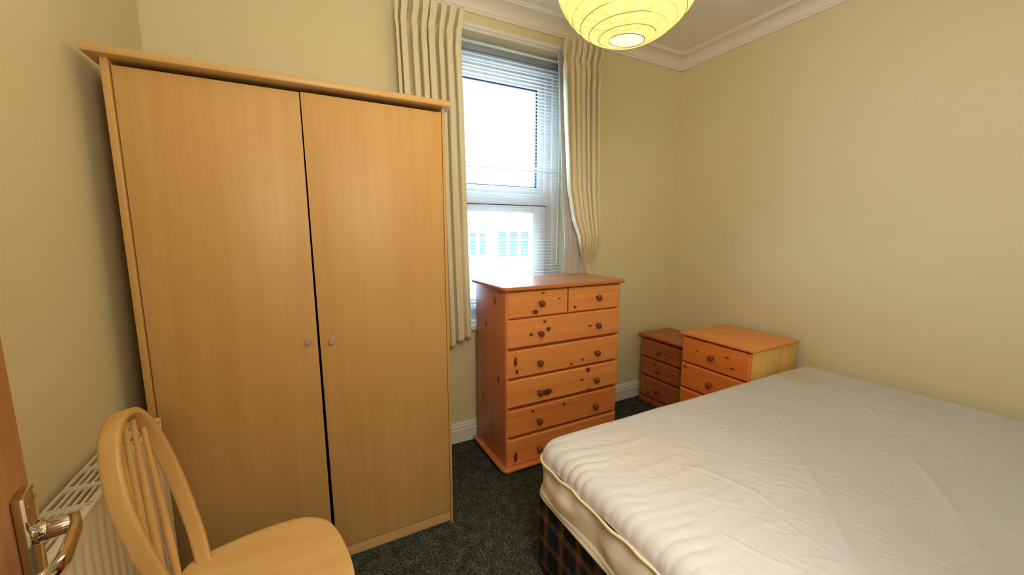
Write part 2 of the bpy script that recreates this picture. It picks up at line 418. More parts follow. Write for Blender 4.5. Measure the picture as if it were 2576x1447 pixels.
# slats gathered on the bottom rail
for i in range(4):
    zz = .843-.0065*i
    s.box(B0-bx, B1-bx, -.0125, .0125, zz-bz-.0006, zz-bz)
s.build('slats', m_slat, bl)
MB().box(B0-bx, B1-bx, -.013, .013, .800-bz, .814-bz, .003).build('bottom_rail', m_slat, bl)
for x in (.80, 1.02, 1.455):
    o = MB()
    for yy in (-.0135, .0135): o.tube([(x-bx, yy, 2.378-bz), (x-bx, yy, .81-bz)], .0008, 6)
    o.build('ladder_cord', m_cord, bl)
MB().tube([(1.553-bx, -.024, 2.37-bz), (1.549-bx, -.026, 1.8-bz), (1.540-bx, -.026, 1.10-bz)], .0035, 8).build('tilt_wand', m_slat, bl)
MB().tube([(1.575-bx, -.020, 2.37-bz), (1.572-bx, -.020, 1.9-bz)], .0012, 6).tube([(1.572-bx, -.02, 1.9-bz), (1.572-bx, -.02, 1.86-bz)], .005, 8).build('pull_cord', m_cord, bl)

# ------------------------------------------------------------------ curtains and track
tk = thing('curtain_track', (1.12, YW, 2.42), 'white curtain track fixed to the wall above the window', 'curtain track')
MB().box(.47-1.12, 1.735-1.12, -.020, -.001, 2.437-2.42, 2.478-2.42, .003).build('batten', m_trim, tk)
MB().box(.48-1.12, 1.725-1.12, -.032, -.020, 2.450-2.42, 2.468-2.42, .003).build('rail', m_trim, tk)

def sm(a, b, x): u = np.clip((x-a)/(b-a), 0, 1); return u*u*(3-2*u)
def curtain_surface(xl, xr, ztop, zbot, yb, amp, n, seed, head=True, rows=150, cols=340, hem=0.0, ph=0.0):
    rs = np.random.RandomState(seed)
    U, V = np.meshgrid(np.linspace(0, 1, cols), np.linspace(0, 1, rows))
    zb = zbot + hem*np.sin(U*2*PI*1.3+.5)*.5 + hem*(1-U)*-.6
    Z = ztop + (zb-ztop)*V
    D = ztop - Z                                  # distance below the heading
    jit = sum(rs.uniform(-.5, .5)*np.sin(2*PI*k*U+rs.uniform(0, 6)) for k in (1, 2, 3, 5))
    drift = .35*np.sin(D*1.7+U*5+seed)*sm(.1, 1.0, D)
    phi = 2*PI*n*U + 1.1*jit + drift + ph
    low = sm(.25, 1.3, D)
    A = np.full_like(D, amp)*(1-.25*low)
    if head:
        A = A*(1-.62*np.exp(-((D-.115)/.03)**2)*(.6+.4*np.sin(phi*.5+1)))
        A = A*(1+.2*np.exp(-(D/.06)**2))
    fold = 1.25-2.5*np.abs(np.cos(phi*.5))**.75 + .16*np.sin(2*phi+.8)*(1-low*.5)+.16*np.sin(3.3*phi+U*7)*low
    wide = .35*np.sin(.5*phi+1.0+seed)*low
    yy = yb(Z) if callable(yb) else yb
    Xl = np.interp(Z, *xl); Xr = np.interp(Z, *xr)
    du = (.13/n)*np.sin(phi*2+.4)*(1-.2*low)+(.10/n)*np.cos(phi)
    if head: du = du + (.10/n)*np.sin(phi*3)*np.exp(-((D-.02)/.06)**2) + .020*np.clip(1-D/.12, 0, 1)*(1-U*.8)
    W_ = np.clip(sm(0, .05, U)*sm(1, .95, U), 0, 1)
    X = Xl+(Xr-Xl)*(U+du*W_)
    Y = yy + A*(fold+wide)
    # little diagonal puckers under the heading
    Y = Y + .004*np.sin(26*D+phi*1.5)*np.exp(-((D-.17)/.08)**2)*(1 if head else 0)
    return np.dstack([X, Y, Z])
def zt(*p):
    p = sorted(p); return ([q[0] for q in p], [q[1] for q in p])
def curtain_obj(P, name, mat, parent, base, thick=.003):
    P = P - np.array(base); o = MB().grid(P).build(name, mat, parent, angle=180)
    md = o.modifiers.new('thick', 'SOLIDIFY'); md.thickness = thick; md.offset = 0
    return o
cl = thing('curtain', (.64, 2.13, .66), 'cream pleated curtain hanging left of the window beside the wardrobe', 'curtain', 'pair of cream curtains')
P = curtain_surface(zt((2.49, .455), (1.6, .475), (.66, .49)), zt((2.49, .822), (2.30, .800), (1.95, .815), (.66, .842)), 2.487, .675, 2.128, .027, 7.4, 3, hem=.05)
curtain_obj(P, 'face_fabric', m_curt, cl, cl.location)
P = curtain_surface(zt((2.46, .47), (.7, .50)), zt((2.46, .80), (1.0, .825), (.7, .862)), 2.434, .705, 2.163, .008, 5, 5, head=False, rows=60, cols=120)
curtain_obj(P, 'lining', m_lining, cl, cl.location, .002)
cr = thing('curtain', (1.62, 2.13, .8), 'cream pleated curtain right of the window tucked behind the chest of drawers', 'curtain', 'pair of cream curtains')
def ybr(Z): return 2.098+(2.182-2.098)*sm(1.32, 1.06, Z)
def narrow(Z): return 1-.62*sm(1.30, 1.06, Z)
P = curtain_surface(zt((2.48, 1.452), (2.3, 1.462), (1.95, 1.485), (1.60, 1.512), (1.40, 1.557), (1.24, 1.628), (1.10, 1.712), (1.0, 1.752), (.80, 1.77)),
                    zt((2.48, 1.735), (2.2, 1.725), (1.6, 1.745), (1.2, 1.785), (1.0, 1.822), (.80, 1.83)), 2.480, .80, 0.0, .025, 6.0, 11)
P[:, :, 1] = np.minimum(ybr(P[:, :, 2]) + P[:, :, 1]*narrow(P[:, :, 2]), np.where(P[:, :, 2] > 2.43, 2.170, 9))
curtain_obj(P, 'face_fabric', m_curt, cr, cr.location)
P = curtain_surface(zt((2.46, 1.462), (1.9, 1.493), (1.5, 1.518), (1.1, 1.552), (.80, 1.558)), zt((2.46, 1.70), (1.6, 1.71), (1.2, 1.76), (1.0, 1.79), (.80, 1.80)), 2.434, .80, 0.0, .012, 3.4, 8, head=False, rows=90, cols=160, ph=2.2)
P[:, :, 1] = 2.162 + (2.188-2.162)*sm(1.3, 1.06, P[:, :, 2]) + P[:, :, 1]*narrow(P[:, :, 2])
curtain_obj(P, 'lining', m_lining, cr, cr.location, .002)

# ------------------------------------------------------------------ wardrobe
wd = thing('wardrobe', (.02, 1.82, 0), 'tall pale birch two door wardrobe standing against the window wall', 'wardrobe')
wx, wy, _ = wd.location
def wb(b, x0, x1, y0, y1, z0, z1, bev=.0015): return b.box(x0-wx, x1-wx, y0-wy, y1-wy, z0, z1, bev)
YFW, YBW = 1.56, 2.075
wb(MB(), -.476, -.458, YFW, YBW, 0, 1.804).build('side_panel', m_beech, wd)
wb(MB(), .508, .519, YFW, YBW, 0, 1.804).build('side_panel', m_beech, wd)
wb(MB(), -.458, .508, YBW-.008, YBW, .05, 1.803, 0).build('back_panel', m_dark, wd)
wb(MB(), -.458, .508, YFW+.08, YBW-.008, 1.776, 1.795).build('carcass_top', m_dark, wd)
wb(MB(), -.458, .508, YFW+.03, YBW-.008, .05, .066).build('carcass_floor', m_dark, wd)
wb(MB(), -.458, .508, YFW+.012, YFW+.03, 0, .058).build('plinth', m_beech_h, wd)
# cornice board: rounded front and side edges over a small splayed moulding
prf = [(1.530, 1.811), (1.533, 1.806), (1.548, 1.803), (1.575, 1.803), (1.575, 1.828), (1.538, 1.828), (1.532, 1.825), (1.530, 1.819)]
b = MB(); wb(b, -.508, .543, 1.530, YBW+.008, 1.803, 1.828, .009)
b.build('cornice_board', m_beech_h, wd)
YD = 1.563
def wdoor(xa_t, xa_b, xb_t, xb_b, z0, z1, y0, name, mat):
    return MB().hexa([(xa_b-wx, y0-wy, z0), (xb_b-wx, y0-wy, z0), (xb_b-wx, y0+.018-wy, z0), (xa_b-wx, y0+.018-wy, z0),
                      (xa_t-wx, y0-wy, z1), (xb_t-wx, y0-wy, z1), (xb_t-wx, y0+.018-wy, z1), (xa_t-wx, y0+.018-wy, z1)], .0012).build(name, mat, wd)
d1 = wdoor(-.455, -.455, .0125, .0185, .060, 1.787, YD+.003, 'door', m_beech)
d2 = wdoor(.0155, .0305, .505, .506, .060, 1.787, YD-.004, 'door', m_beech)
for (x, z, par, y) in ((-.0165, .924, d1, YD+.003), (.0600, .918, d2, YD-.004)):
    MB().lathe([(0, .022), (.0075, .022), (.009, .0205), (.009, .014), (.0055, .012), (.0055, 0), (0, 0)], (x-wx, y-wy, z), (0, -1, 0), 20).build('knob', m_steel, par)['label'] = 'small round steel knob'

# ------------------------------------------------------------------ chest of drawers
sc9 = .9915
def cz(z): return 1.32-(1.32-z)*sc9
ch = thing('chest_of_drawers', (1.28, 1.95, 0), 'tall orange pine chest of seven drawers standing in front of the window', 'chest of drawers')
cx, cy, _ = ch.location
KN = [(1.072, .893, .019, .013), (1.121, .994, .011, .005), (1.228, .955, .009, .004), (1.337, .896, .012, .008), (1.131, .834, .010, .009),
      (1.155, .789, .015, .013), (1.045, .771, .011, .009), (.950, .631, .010, .028), (.960, .576, .009, .014), (1.321, .56, .009, .007),
      (1.401, .574, .008, .008), (1.442, .506, .016, .015), (1.397, .452, .016, .005), (1.153, .424, .034, .020),
      (1.453, .377, .020, .009), (1.273, .326, .010, .010), (1.062, .329, .010, .007), (.952, .083, .012, .030), (1.445, .775, .012, .006)]
kn = [(a*sc9-cx, cz(b), ra, rb) for a, b, ra, rb in KN]
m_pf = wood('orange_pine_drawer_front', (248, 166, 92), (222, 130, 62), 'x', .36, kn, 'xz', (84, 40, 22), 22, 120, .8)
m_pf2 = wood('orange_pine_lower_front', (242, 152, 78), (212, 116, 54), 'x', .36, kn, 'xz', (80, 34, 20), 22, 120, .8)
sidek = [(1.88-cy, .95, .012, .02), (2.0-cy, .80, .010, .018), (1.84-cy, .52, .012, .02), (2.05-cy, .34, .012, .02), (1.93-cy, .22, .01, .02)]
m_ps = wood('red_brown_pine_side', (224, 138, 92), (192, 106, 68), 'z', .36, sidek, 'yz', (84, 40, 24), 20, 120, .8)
m_pt = wood('orange_pine_top', (214, 132, 72), (186, 104, 52), 'x', .30, [(1.5-cx, 1.85-cy, .012, .01)], 'xy', (90, 44, 24), 20, 110, .9, spec=.55)
m_pe = wood('red_brown_pine_frame', (150, 78, 38), (120, 56, 26), 'x', .34, coarse=24)
YC = 1.75
CX0, CX1, CYB = .886, 1.664, 2.148
def cb(b, x0, x1, y0, y1, z0, z1, bev=.002): return b.box(x0-cx, x1-cx, y0-cy, y1-cy, z0, z1, bev)
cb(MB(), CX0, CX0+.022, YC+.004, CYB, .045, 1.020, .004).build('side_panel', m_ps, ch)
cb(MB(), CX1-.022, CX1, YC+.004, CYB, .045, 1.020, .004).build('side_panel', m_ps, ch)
cb(MB(), CX0+.022, CX1-.022, CYB-.01, CYB, .05, 1.02, 0).build('back_panel', m_dark, ch)
b = MB()
rows = [(1.013, .868), (.861, .707), (.692, .540), (.527, .375), (.357, .203), (.189, .036)]
rows = [(cz(a), cz(c)) for a, c in rows]
for (z0, z1) in zip([r[1] for r in rows[:-1]], [r[0] for r in rows[1:]]):
    cb(b, CX0+.022, CX1-.022, YC+.010, YC+.05, z1-.001, z0+.001, 0)
cb(b, CX0+.022, CX1-.022, YC+.010, YC+.05, rows[0][0], 1.022, 0)
cb(b, 1.2765, 1.2835, YC+.008, YC+.05, rows[0][1], rows[0][0], 0)
b.build('drawer_rail', m_pe, ch)
def rr(x0, x1, y0, y1, r, n=8, corners=(1, 1, 1, 1)):
    out = []
    for k, (cx_, cy_, a0) in enumerate(((x1-r, y1-r, 0), (x0+r, y1-r, 90), (x0+r, y0+r, 180), (x1-r, y0+r, 270))):
        if not corners[k]:
            out.append(((x1, y1), (x0, y1), (x0, y0), (x1, y0))[k]); continue
        for i in range(n+1):
            a = math.radians(a0+90*i/n); out.append((cx_+r*math.cos(a), cy_+r*math.sin(a)))
    return out
MB().prism(rr(.866-cx, 1.690-cx, 1.722-cy, 2.157-cy, .035, 8, (0, 0, 1, 1)), 'z', 1.020, 1.041, .008, 3).build('top', m_pt, ch)
MB().prism(rr(.858-cx, 1.694-cx, 1.718-cy, 2.150-cy, .04, 8, (0, 0, 1, 1)), 'z', .026, .047, .008, 3).build('plinth', m_pt, ch)
for (x, y) in ((.905, 1.765), (1.645, 1.765), (.905, 2.105), (1.645, 2.105)):
    MB().lathe([(0, 0), (.024, 0), (.032, .006), (.034, .014), (.028, .026), (0, .026)], (x-cx, y-cy, 0), (0, 0, 1), 24).build('bun_foot', m_pe, ch)
KNOB = [(0, .036), (.007, .0355), (.0125, .033), (.0165, .028), (.0175, .023), (.0155, .017), (.010, .013), (.0075, .009), (.0085, .003), (.010, 0), (0, 0)]
def drawer(par, x0, x1, z0, z1, y, mat, knobs, first=False):
    b = MB()
    d = .007  # raised field with a chamfered border
    b.hexa([(x0-cx, y+.006-cy, z0), (x1-cx, y+.006-cy, z0), (x1-cx, y+.022-cy, z0), (x0-cx, y+.022-cy, z0),
            (x0-cx, y+.006-cy, z1), (x1-cx, y+.006-cy, z1), (x1-cx, y+.022-cy, z1), (x0-cx, y+.022-cy, z1)])
    b.hexa([(x0-cx, y+.0062-cy, z0), (x0+d-cx, y-cy, z0+d), (x0+d-cx, y-cy, z1-d), (x0-cx, y+.0062-cy, z1),
            (x1-cx, y+.0062-cy, z0), (x1-d-cx, y-cy, z0+d), (x1-d-cx, y-cy, z1-d), (x1-cx, y+.0062-cy, z1)])
    o = b.build('drawer', mat, par, angle=15)
    for (kx, kz) in knobs:
        MB().lathe(KNOB, (kx-cx, y-cy, kz), (0, -1, 0), 24).build('knob', m_knob, o)['label'] = 'dark turned wooden knob'
xa, xb = CX0+.006, CX1-.004
def kz_(z): return 1.32-(1.32-z)*1.0
drawer(ch, xa+.008, 1.2755, rows[0][1], rows[0][0]-.003, YC-.002, m_pf, [(1.093, .944)])
drawer(ch, 1.2845, xb, rows[0][1], rows[0][0]-.003, YC-.002, m_pf, [(1.485, .944)])
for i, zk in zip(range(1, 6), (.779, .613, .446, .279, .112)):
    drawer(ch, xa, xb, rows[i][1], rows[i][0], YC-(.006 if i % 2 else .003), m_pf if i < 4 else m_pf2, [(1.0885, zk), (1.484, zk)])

# ------------------------------------------------------------------ bedside cabinets
def bedside(loc, label, Wd, Dp, Ht, slab, drows, mats, over, kz, name='bedside_cabinet'):
    """faces -x; local origin at the floor, front face at x=0, y from 0 to Wd"""
    o = thing(name, loc, label, 'bedside cabinet', 'pine bedside cabinets by the right wall')
    m_f, m_s, m_t = mats
    MB().box(.018, Dp, 0, .018, 0, Ht-slab, .002).build('side_panel', m_s, o)
    MB().box(.018, Dp, Wd-.018, Wd, 0, Ht-slab, .002).build('side_panel', m_s, o)
    MB().box(Dp-.008, Dp, .018, Wd-.018, .04, Ht-slab).build('back_panel', m_dark, o)
    MB().box(.020, .040, .018, Wd-.018, .04, Ht-slab).build('front_frame', m_pe, o)
    pts = []
    for i in range(9):
        a = -PI/2+PI*i/8; pts.append((-over+slab/2-slab/2*math.cos(a), Ht-slab/2+slab/2*math.sin(a)))
    b = MB().box(-over, Dp, -over, Wd+over, Ht-slab, Ht, slab*.42, 4)
    b.build('top', m_t, o)
    MB().box(.006, Dp, -.004, Wd+.004, 0, .045, .004).build('plinth', m_t, o)
    for (z0, z1) in drows:
        d = .008
        b = MB().hexa([(.003, .004, z0), (.003, Wd-.004, z0), (.018, Wd-.004, z0), (.018, .004, z0), (.003, .004, z1), (.003, Wd-.004, z1), (.018, Wd-.004, z1), (.018, .004, z1)])
        b.hexa([(.0032, .004, z0), (-.005, .004+d, z0+d), (-.005, .004+d, z1-d), (.0032, .004, z1),
                (.0032, Wd-.004, z0), (-.005, Wd-.004-d, z0+d), (-.005, Wd-.004-d, z1-d), (.0032, Wd-.004, z1)])
        dr = b.build('drawer', m_f, o, angle=15)
        MB().lathe(KNOB, (-.005, Wd/2, (z0+z1)/2+kz), (-1, 0, 0), 24).build('knob', m_redknob, dr)['label'] = 'red brown turned wooden knob'
    return o
k1 = [(.135, .60, .014, .0045), (.33, .585, .008, .004), (.10, .545, .016, .005), (.41, .46, .011, .006), (.2, .36, .008, .008)]
m_n1f = wood('orange_red_pine_front', (250, 150, 72), (224, 118, 50), 'y', .33, k1, 'yz', (96, 40, 16), 22, 120, .8)
m_n1s = wood('yellow_pine_side', (244, 202, 122), (224, 174, 90), 'z', .42, coarse=26, fine=140, contrast=.9)
m_n1t = wood('orange_pine_cabinet_top', (248, 162, 84), (222, 130, 60), 'y', .34, coarse=18, fine=110, contrast=.8)
k2 = [(.10, .43, .009, .006), (.14, .40, .007, .005), (.25, .33, .014, .006), (.33, .17, .008, .009), (.08, .30, .009, .006), (.22, .24, .007, .006), (.30, .09, .012, .012)]
m_n2f = wood('brown_knotty_pine_front', (190, 112, 58), (160, 84, 40), 'y', .33, k2, 'yz', (70, 30, 14), 22, 120, .8)
m_n2t = wood('brown_pine_cabinet_top', (190, 112, 62), (164, 88, 46), 'y', .36, [(.12, -1, .1, .1)], 'yx', coarse=18, fine=110, contrast=.8)
bedside((2.12, 1.205, 0), 'larger light orange pine bedside cabinet beside the bed', .445, .45, .686, .020, [(.495, .655), (.325, .485), (.07, .315)], (m_n1f, m_n1s, m_n1t), .016, 0)
bedside((2.272, 1.745, 0), 'smaller darker brown pine bedside cabinet in the corner', .395, .318, .548, .024, [(.372, .505), (.226, .362), (.06, .216)], (m_n2f, m_n2f, m_n2t), .020, .004)

# ------------------------------------------------------------------ bed: divan base and mattress
BX0, BX1, BY0, BY1 = .715, 2.598, -.165, 1.177
dv = thing('divan_base', ((BX0+BX1)/2, (BY0+BY1)/2, 0), 'dark tartan checked divan bed base under the white mattress', 'bed base')
dx, dy, _ = dv.location
MB().box(BX0+.012-dx, BX1-.01-dx, BY0+.012-dy, BY1-.018-dy, .035, .337, .012, 3).build('upholstered_box', m_tartan, dv)
for (x, y) in ((BX0+.1, BY0+.12), (BX0+.1, BY1-.12), (BX1-.1, BY0+.12), (BX1-.1, BY1-.12)):
    MB().lathe([(0, 0), (.022, 0), (.024, .01), (.018, .036), (0, .036)], (x-dx, y-dy, 0)).build('castor_foot', m_dark, dv)

mt = thing('mattress', (dx, dy, .345), 'white quilted double mattress with wrinkled cover lying on the tartan base', 'mattress')
ZT = .552
def vnoise(x, y, seed):
    rs = np.random.RandomState(seed); T = rs.rand(256, 256)
    xi = np.floor(x).astype(int); yi = np.floor(y).astype(int); fx = x-xi; fy = y-yi
    fx = fx*fx*(3-2*fx); fy = fy*fy*(3-2*fy)
    g = lambda a, c: T[a % 256, c % 256]
    return (g(xi, yi)*(1-fx)+g(xi+1, yi)*fx)*(1-fy)+(g(xi, yi+1)*(1-fx)+g(xi+1, yi+1)*fx)*fy - .5
def stroke(X, Y, pts, wdt, h, steep=2.2):
    """an asymmetric crease along a polyline, fading at its ends"""
    out = np.zeros_like(X); L = sum(math.dist(a, c) for a, c in zip(pts, pts[1:])); acc = 0
    best = np.full_like(X, 1e9); sg = np.zeros_like(X); tt = np.zeros_like(X)
    for (a, c) in zip(pts, pts[1:]):
        ex, ey = c[0]-a[0], c[1]-a[1]; l = math.hypot(ex, ey)
        t_ = np.clip(((X-a[0])*ex+(Y-a[1])*ey)/(l*l), 0, 1)
        qx, qy = X-(a[0]+ex*t_), Y-(a[1]+ey*t_); d = np.hypot(qx, qy)
        s_ = np.sign(ex*qy-ey*qx); m = d < best
        best = np.where(m, d, best); sg = np.where(m, s_, sg); tt = np.where(m, (acc+l*t_)/L, tt); acc += l
    wv = np.where(sg > 0, wdt, wdt/steep)
    return h*np.exp(-(best/wv)**2)*np.clip(np.sin(PI*np.clip(tt, 0, 1)), 0, 1)**.6
NX, NY = 430, 310
a_, b_ = (BX1-BX0)/2, (BY1-BY0)/2; rc = .085; rz = .062
gx = np.linspace(-a_, a_, NX); gy = np.linspace(-b_, b_, NY)
# denser rows at the border
gx = np.sign(gx)*a_*(1-(1-np.abs(gx)/a_)**1.12); gy = np.sign(gy)*b_*(1-(1-np.abs(gy)/b_)**1.12)
GX, GY = np.meshgrid(gx, gy)
qx = np.clip(GX, -(a_-rc), a_-rc); qy = np.clip(GY, -(b_-rc), b_-rc); ddx = GX-qx; ddy = GY-qy
L2 = np.hypot(ddx, ddy); mxd = np.maximum(np.abs(ddx), np.abs(ddy)); sc_ = np.where(L2 > 1e-9, mxd/np.maximum(L2, 1e-9), 1)
PX = qx+ddx*sc_; PY = qy+ddy*sc_; edge = rc-np.hypot(PX-qx, PY-qy)          # distance from the outline (near the border)
inner = np.minimum(a_-np.abs(GX), b_-np.abs(GY)); edge = np.where(edge < rc*.999, edge, inner); edge = np.clip(edge, 0, None)
e_ = np.clip(edge, 0, rz)
roll = np.sqrt(np.clip(rz*rz-(rz-e_)**2, 0, None))
H = roll - rz
WXm, WYm = PX+dx, PY+dy
# slightly domed, soft undulation
H += .004*vnoise(WXm*3.1, WYm*3.1, 1)*2 + .0016*vnoise(WXm*11, WYm*9, 2)*2
# gathered ruching along the left (foot) edge, fading inwards
dl = WXm-BX0
ph_ = WYm*2*PI/.044 + 5.5*vnoise(WYm*8+3, WXm*7, 4)*2 + dl*16
g1 = 1.7*np.abs(np.sin(ph_*.5))**.6-.85
fade = np.exp(-((dl-.05)/.11)**2)*np.clip(edge/.015, 0, 1)
vary = np.clip(.25+1.5*vnoise(WYm*19, WXm*6, 17)+.5*vnoise(WYm*7, WXm*3, 18)+.4, .1, 1.3)
PX = PX - .0035*vary*g1*np.exp(-(dl/.045)**2)*np.clip(edge/.006, 0, 1)*np.clip((BY1-WYm)/.1, 0, 1)
H += .0040*vary*g1*fade*np.clip((BY1-WYm)/.12, .25, 1)*(.35+1.3*np.clip(vnoise(WYm*14, WXm*8, 9)+.5, 0, 1))
ph2 = WYm*2*PI/.071 + 3*vnoise(WYm*7, WXm*4, 6)*2 + dl*5
H += .0018*np.maximum(np.sin(ph2), -.2)*np.exp(-((dl-.26)/.16)**2)
# small puckers of the quilting
rs = np.random.RandomState(12)
for i in range(520):
    x = rs.uniform(BX0+.12, BX1-.15); y = rs.uniform(-.15, BY1-.12)
    dens = math.exp(-((x-1.25)/.5)**2)
    if rs.rand() > .35+.65*dens: continue
    an = rs.normal(-1.05, .35) if rs.rand() < .8 else rs.uniform(-PI, PI)
    l = rs.uniform(.03, .13); c1 = (x, y); c2 = (x+l*.5*math.cos(an), y+l*.5*math.sin(an)); an2 = an+rs.uniform(-.5, .5)
    c3 = (c2[0]+l*.5*math.cos(an2), c2[1]+l*.5*math.sin(an2))
    i0 = (WXm > x-.2) & (WXm < x+.2) & (WYm > y-.2) & (WYm < y+.2)
    H[i0] += stroke(WXm[i0], WYm[i0], [c1, c2, c3], rs.uniform(.0032, .008), rs.uniform(.0012, .0042))
# long creases
for pts, wdt, h in (([(2.09, 1.10), (1.97, 1.01), (1.72, .83), (1.55, .69), (1.42, .60)], .016, .006),
                    ([(1.52, .70), (1.31, .515), (1.17, .41), (1.05, .32), (.95, .2)], .020, .0075),
                    ([(2.50, 1.02), (2.22, .77), (2.0, .58), (1.88, .50)], .014, .0045),
                    ([(1.93, .53), (1.80, .47), (1.70, .39), (1.50, .27), (1.33, .17)], .016, .005),
                    ([(2.52, .86), (2.25, .66), (2.0, .42), (1.7, .2)], .03, .003),
                    ([(1.05, .80), (1.10, .72), (1.13, .60), (1.12, .50)], .012, .0045),
                    ([(1.35, 1.02), (1.52, .98), (1.74, .93)], .010, .0025),
                    ([(1.78, .60), (1.95, .52), (2.25, .45), (2.5, .40)], .010, .003)):
    H += stroke(WXm, WYm, pts, wdt, h)*np.clip(edge/.05, 0, 1)
PZ = ZT + H
oz_ = .345
P = np.dstack([PX, PY, PZ-oz_])
MB().grid(P).build('quilted_cover', m_quilt, mt, angle=180)
# outline helper for piping and skirt
def outline(inset, n):
    """rounded rectangle around the mattress, starts at the back right, goes round"""
    A, B_, r = a_-inset, b_-inset, max(rc-inset, .01)
    seg = []
    def arc(cx_, cy_, a0):
        for i in range(24): a = math.radians(a0+90*i/23); seg.append((cx_+r*math.cos(a), cy_+r*math.sin(a)))
    arc(A-r, B_-r, 0); arc(-A+r, B_-r, 90); arc(-A+r, -B_+r, 180); arc(A-r, -B_+r, 270)
    seg.append(seg[0]); seg = np.array(seg); dl_ = np.r_[0, np.cumsum(np.hypot(*np.diff(seg, axis=0).T))]
    s_ = np.linspace(0, dl_[-1], n, endpoint=False)
    x = np.interp(s_, dl_, seg[:, 0]); y = np.interp(s_, dl_, seg[:, 1])
    tx = np.roll(x, -1)-np.roll(x, 1); ty = np.roll(y, -1)-np.roll(y, 1); L = np.hypot(tx, ty)
    return s_, x, y, ty/L, -tx/L     # outward normal for a counter-clockwise loop
n = 1100
s_, ox_, oy_, nx_, ny_ = outline(.0, n)
wav = .004*np.sin(s_*2*PI/.11+2*vnoise(s_*6, s_*0, 21)*6)+.004*vnoise(s_*17, s_*0, 22)*2
zp = ZT-rz-.002+.003*np.sin(s_*2*PI/.24+1.0)+.006*vnoise(s_*9, s_*0, 23)
MB().tube([(ox_[i]+nx_[i]*(.003+wav[i]*.6), oy_[i]+ny_[i]*(.003+wav[i]*.6), zp[i]-oz_) for i in range(n)], .0048, 8, closed=True).build('piping', m_piping, mt)
VR = 40; rowsP = []
for k in range(VR):
    v = k/(VR-1)
    off = -.002+wav*.6*(1-v) + np.sin(PI*min(v*1.0, 1))*(.010*np.sin(s_*2*PI/.30+.6+v*1.5)+.014*vnoise(s_*7, v*2.0+s_*0, 31)+.006*vnoise(s_*16, v*4+s_*0, 32)) + .006*v*vnoise(s_*5, s_*0, 34)*2
    off = off + .0035*float(sm(.80, .83, v)) + .002*math.sin(min(max((v-.93)/.07, 0), 1)*PI)
    zz = zp - v*(zp-.346+.006*vnoise(s_*4, s_*0, 33))
    rowsP.append(np.stack([ox_+nx_*off, oy_+ny_*off, zz-oz_], 1))
SK = np.array(rowsP); SK = np.concatenate([SK, SK[:, :1]], 1)
sk = MB().grid(SK).build('side_skirt', m_skirt, mt, angle=180)
md = sk.modifiers.new('thick', 'SOLIDIFY'); md.thickness = .003; md.offset = -1
hm = [(ox_[i]+nx_[i]*.004, oy_[i]+ny_[i]*.004, .357-oz_+.004*math.sin(s_[i]*17)) for i in range(n)]
MB().box(-a_+.03, a_-.03, -b_+.03, b_-.03, 0.002, ZT-rz-oz_, .03, 4).build('core', m_piping, mt)

# ------------------------------------------------------------------ radiator
rd = thing('radiator', (XL, 1.02, .14), 'cream panel radiator with top grille on the left wall behind the chair', 'radiator')
RX, RY, RZ = rd.location
RZT = .745-RZ; RY0, RY1 = .52-RY, 1.53-RY; RXB, RXF = .016, .100
b = MB(); pr = []
yv = RY0+.03
while yv < RY1-.045:
    for (o, d) in ((0, 0), (.010, 0), (.0135, -.0022), (.0215, -.0022), (.025, 0)): pr.append((yv+o, d))
    yv += .0335
P = np.zeros((6, len(pr), 3))
for j, (yy, d) in enumerate(pr):
    for i, (zz, s) in enumerate(((.0, 0), (.03, 0), (.045, 1), (RZT-.075, 1), (RZT-.06, 0), (RZT-.004, 0))): P[i, j] = (RXF-.004+d*s, yy, zz)
b.grid(P)
b.box(RXF-.012, RXF-.0035, RY0, RY0+.034, 0, RZT-.002, .002); b.box(RXF-.012, RXF-.0035, RY1-.05, RY1, 0, RZT-.002, .002)
fp = b.build('front_panel', m_rad, rd, angle=25)
MB().box(RXB, RXB+.012, RY0, RY1, 0, RZT-.03, .003).build('back_panel', m_rad, rd)
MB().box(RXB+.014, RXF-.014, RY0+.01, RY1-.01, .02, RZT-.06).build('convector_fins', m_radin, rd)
for y0 in (RY0, RY1-.004): MB().box(RXB, RXF-.002, y0, y0+.004, 0, RZT, .001).build('side_panel', m_rad, rd)
b = MB()
b.box(RXB, RXB+.006, RY0, RY1, RZT-.012, RZT, .0015); b.box(RXF-.016, RXF, RY0, RY1, RZT-.012, RZT, .003)
yv = RY1
secs = []
while yv > RY0+.02:
    y0 = max(yv-.088, RY0); secs.append((y0, yv)); yv = y0
for (y0, y1) in secs:
    b.box(RXB, RXF-.004, y1-.0050, y1-.001, RZT-.012, RZT, .001); b.box(RXB, RXF-.004, y0+.004, y0+.0080, RZT-.012, RZT, .001)
    for k in range(1, 5):
        x = RXB+.003+(RXF-.016-RXB)*k/5; b.box(x, x+.0042, y0+.006, y1-.004, RZT-.010, RZT-.0005, .001)
b.build('top_grille', m_rad, rd)
for yy in (RY1-.02, RY0+.02): MB().lathe([(0, .003), (.004, .003), (.005, 0)], (RXF-.004, yy, RZT-.03), (1, 0, 0), 12).build('screw', m_screw, rd)
for yy in (RY0+.15, RY1-.15): MB().box(.002, RXB+.002, yy-.015, yy+.015, .05, RZT-.1).build('wall_bracket', m_rad, rd)
for yy in (RY0-.03, RY1+.012):
    MB().tube([(.05, yy, -RZ), (.05, yy, .02)], .0075, 12).tube([(.05, yy-.0, .02), (.05, yy+(.03 if yy < 0 else -.02), .02)], .009, 12).build('pipe_tail', m_chrome, rd)

# ------------------------------------------------------------------ chair
SZ = .445
chair = thing('dining_chair', (-.16, 1.07, 0), 'pale beech stick back chair with rounded bow back in front of the radiator', 'chair')
hx, hy, _ = chair.location
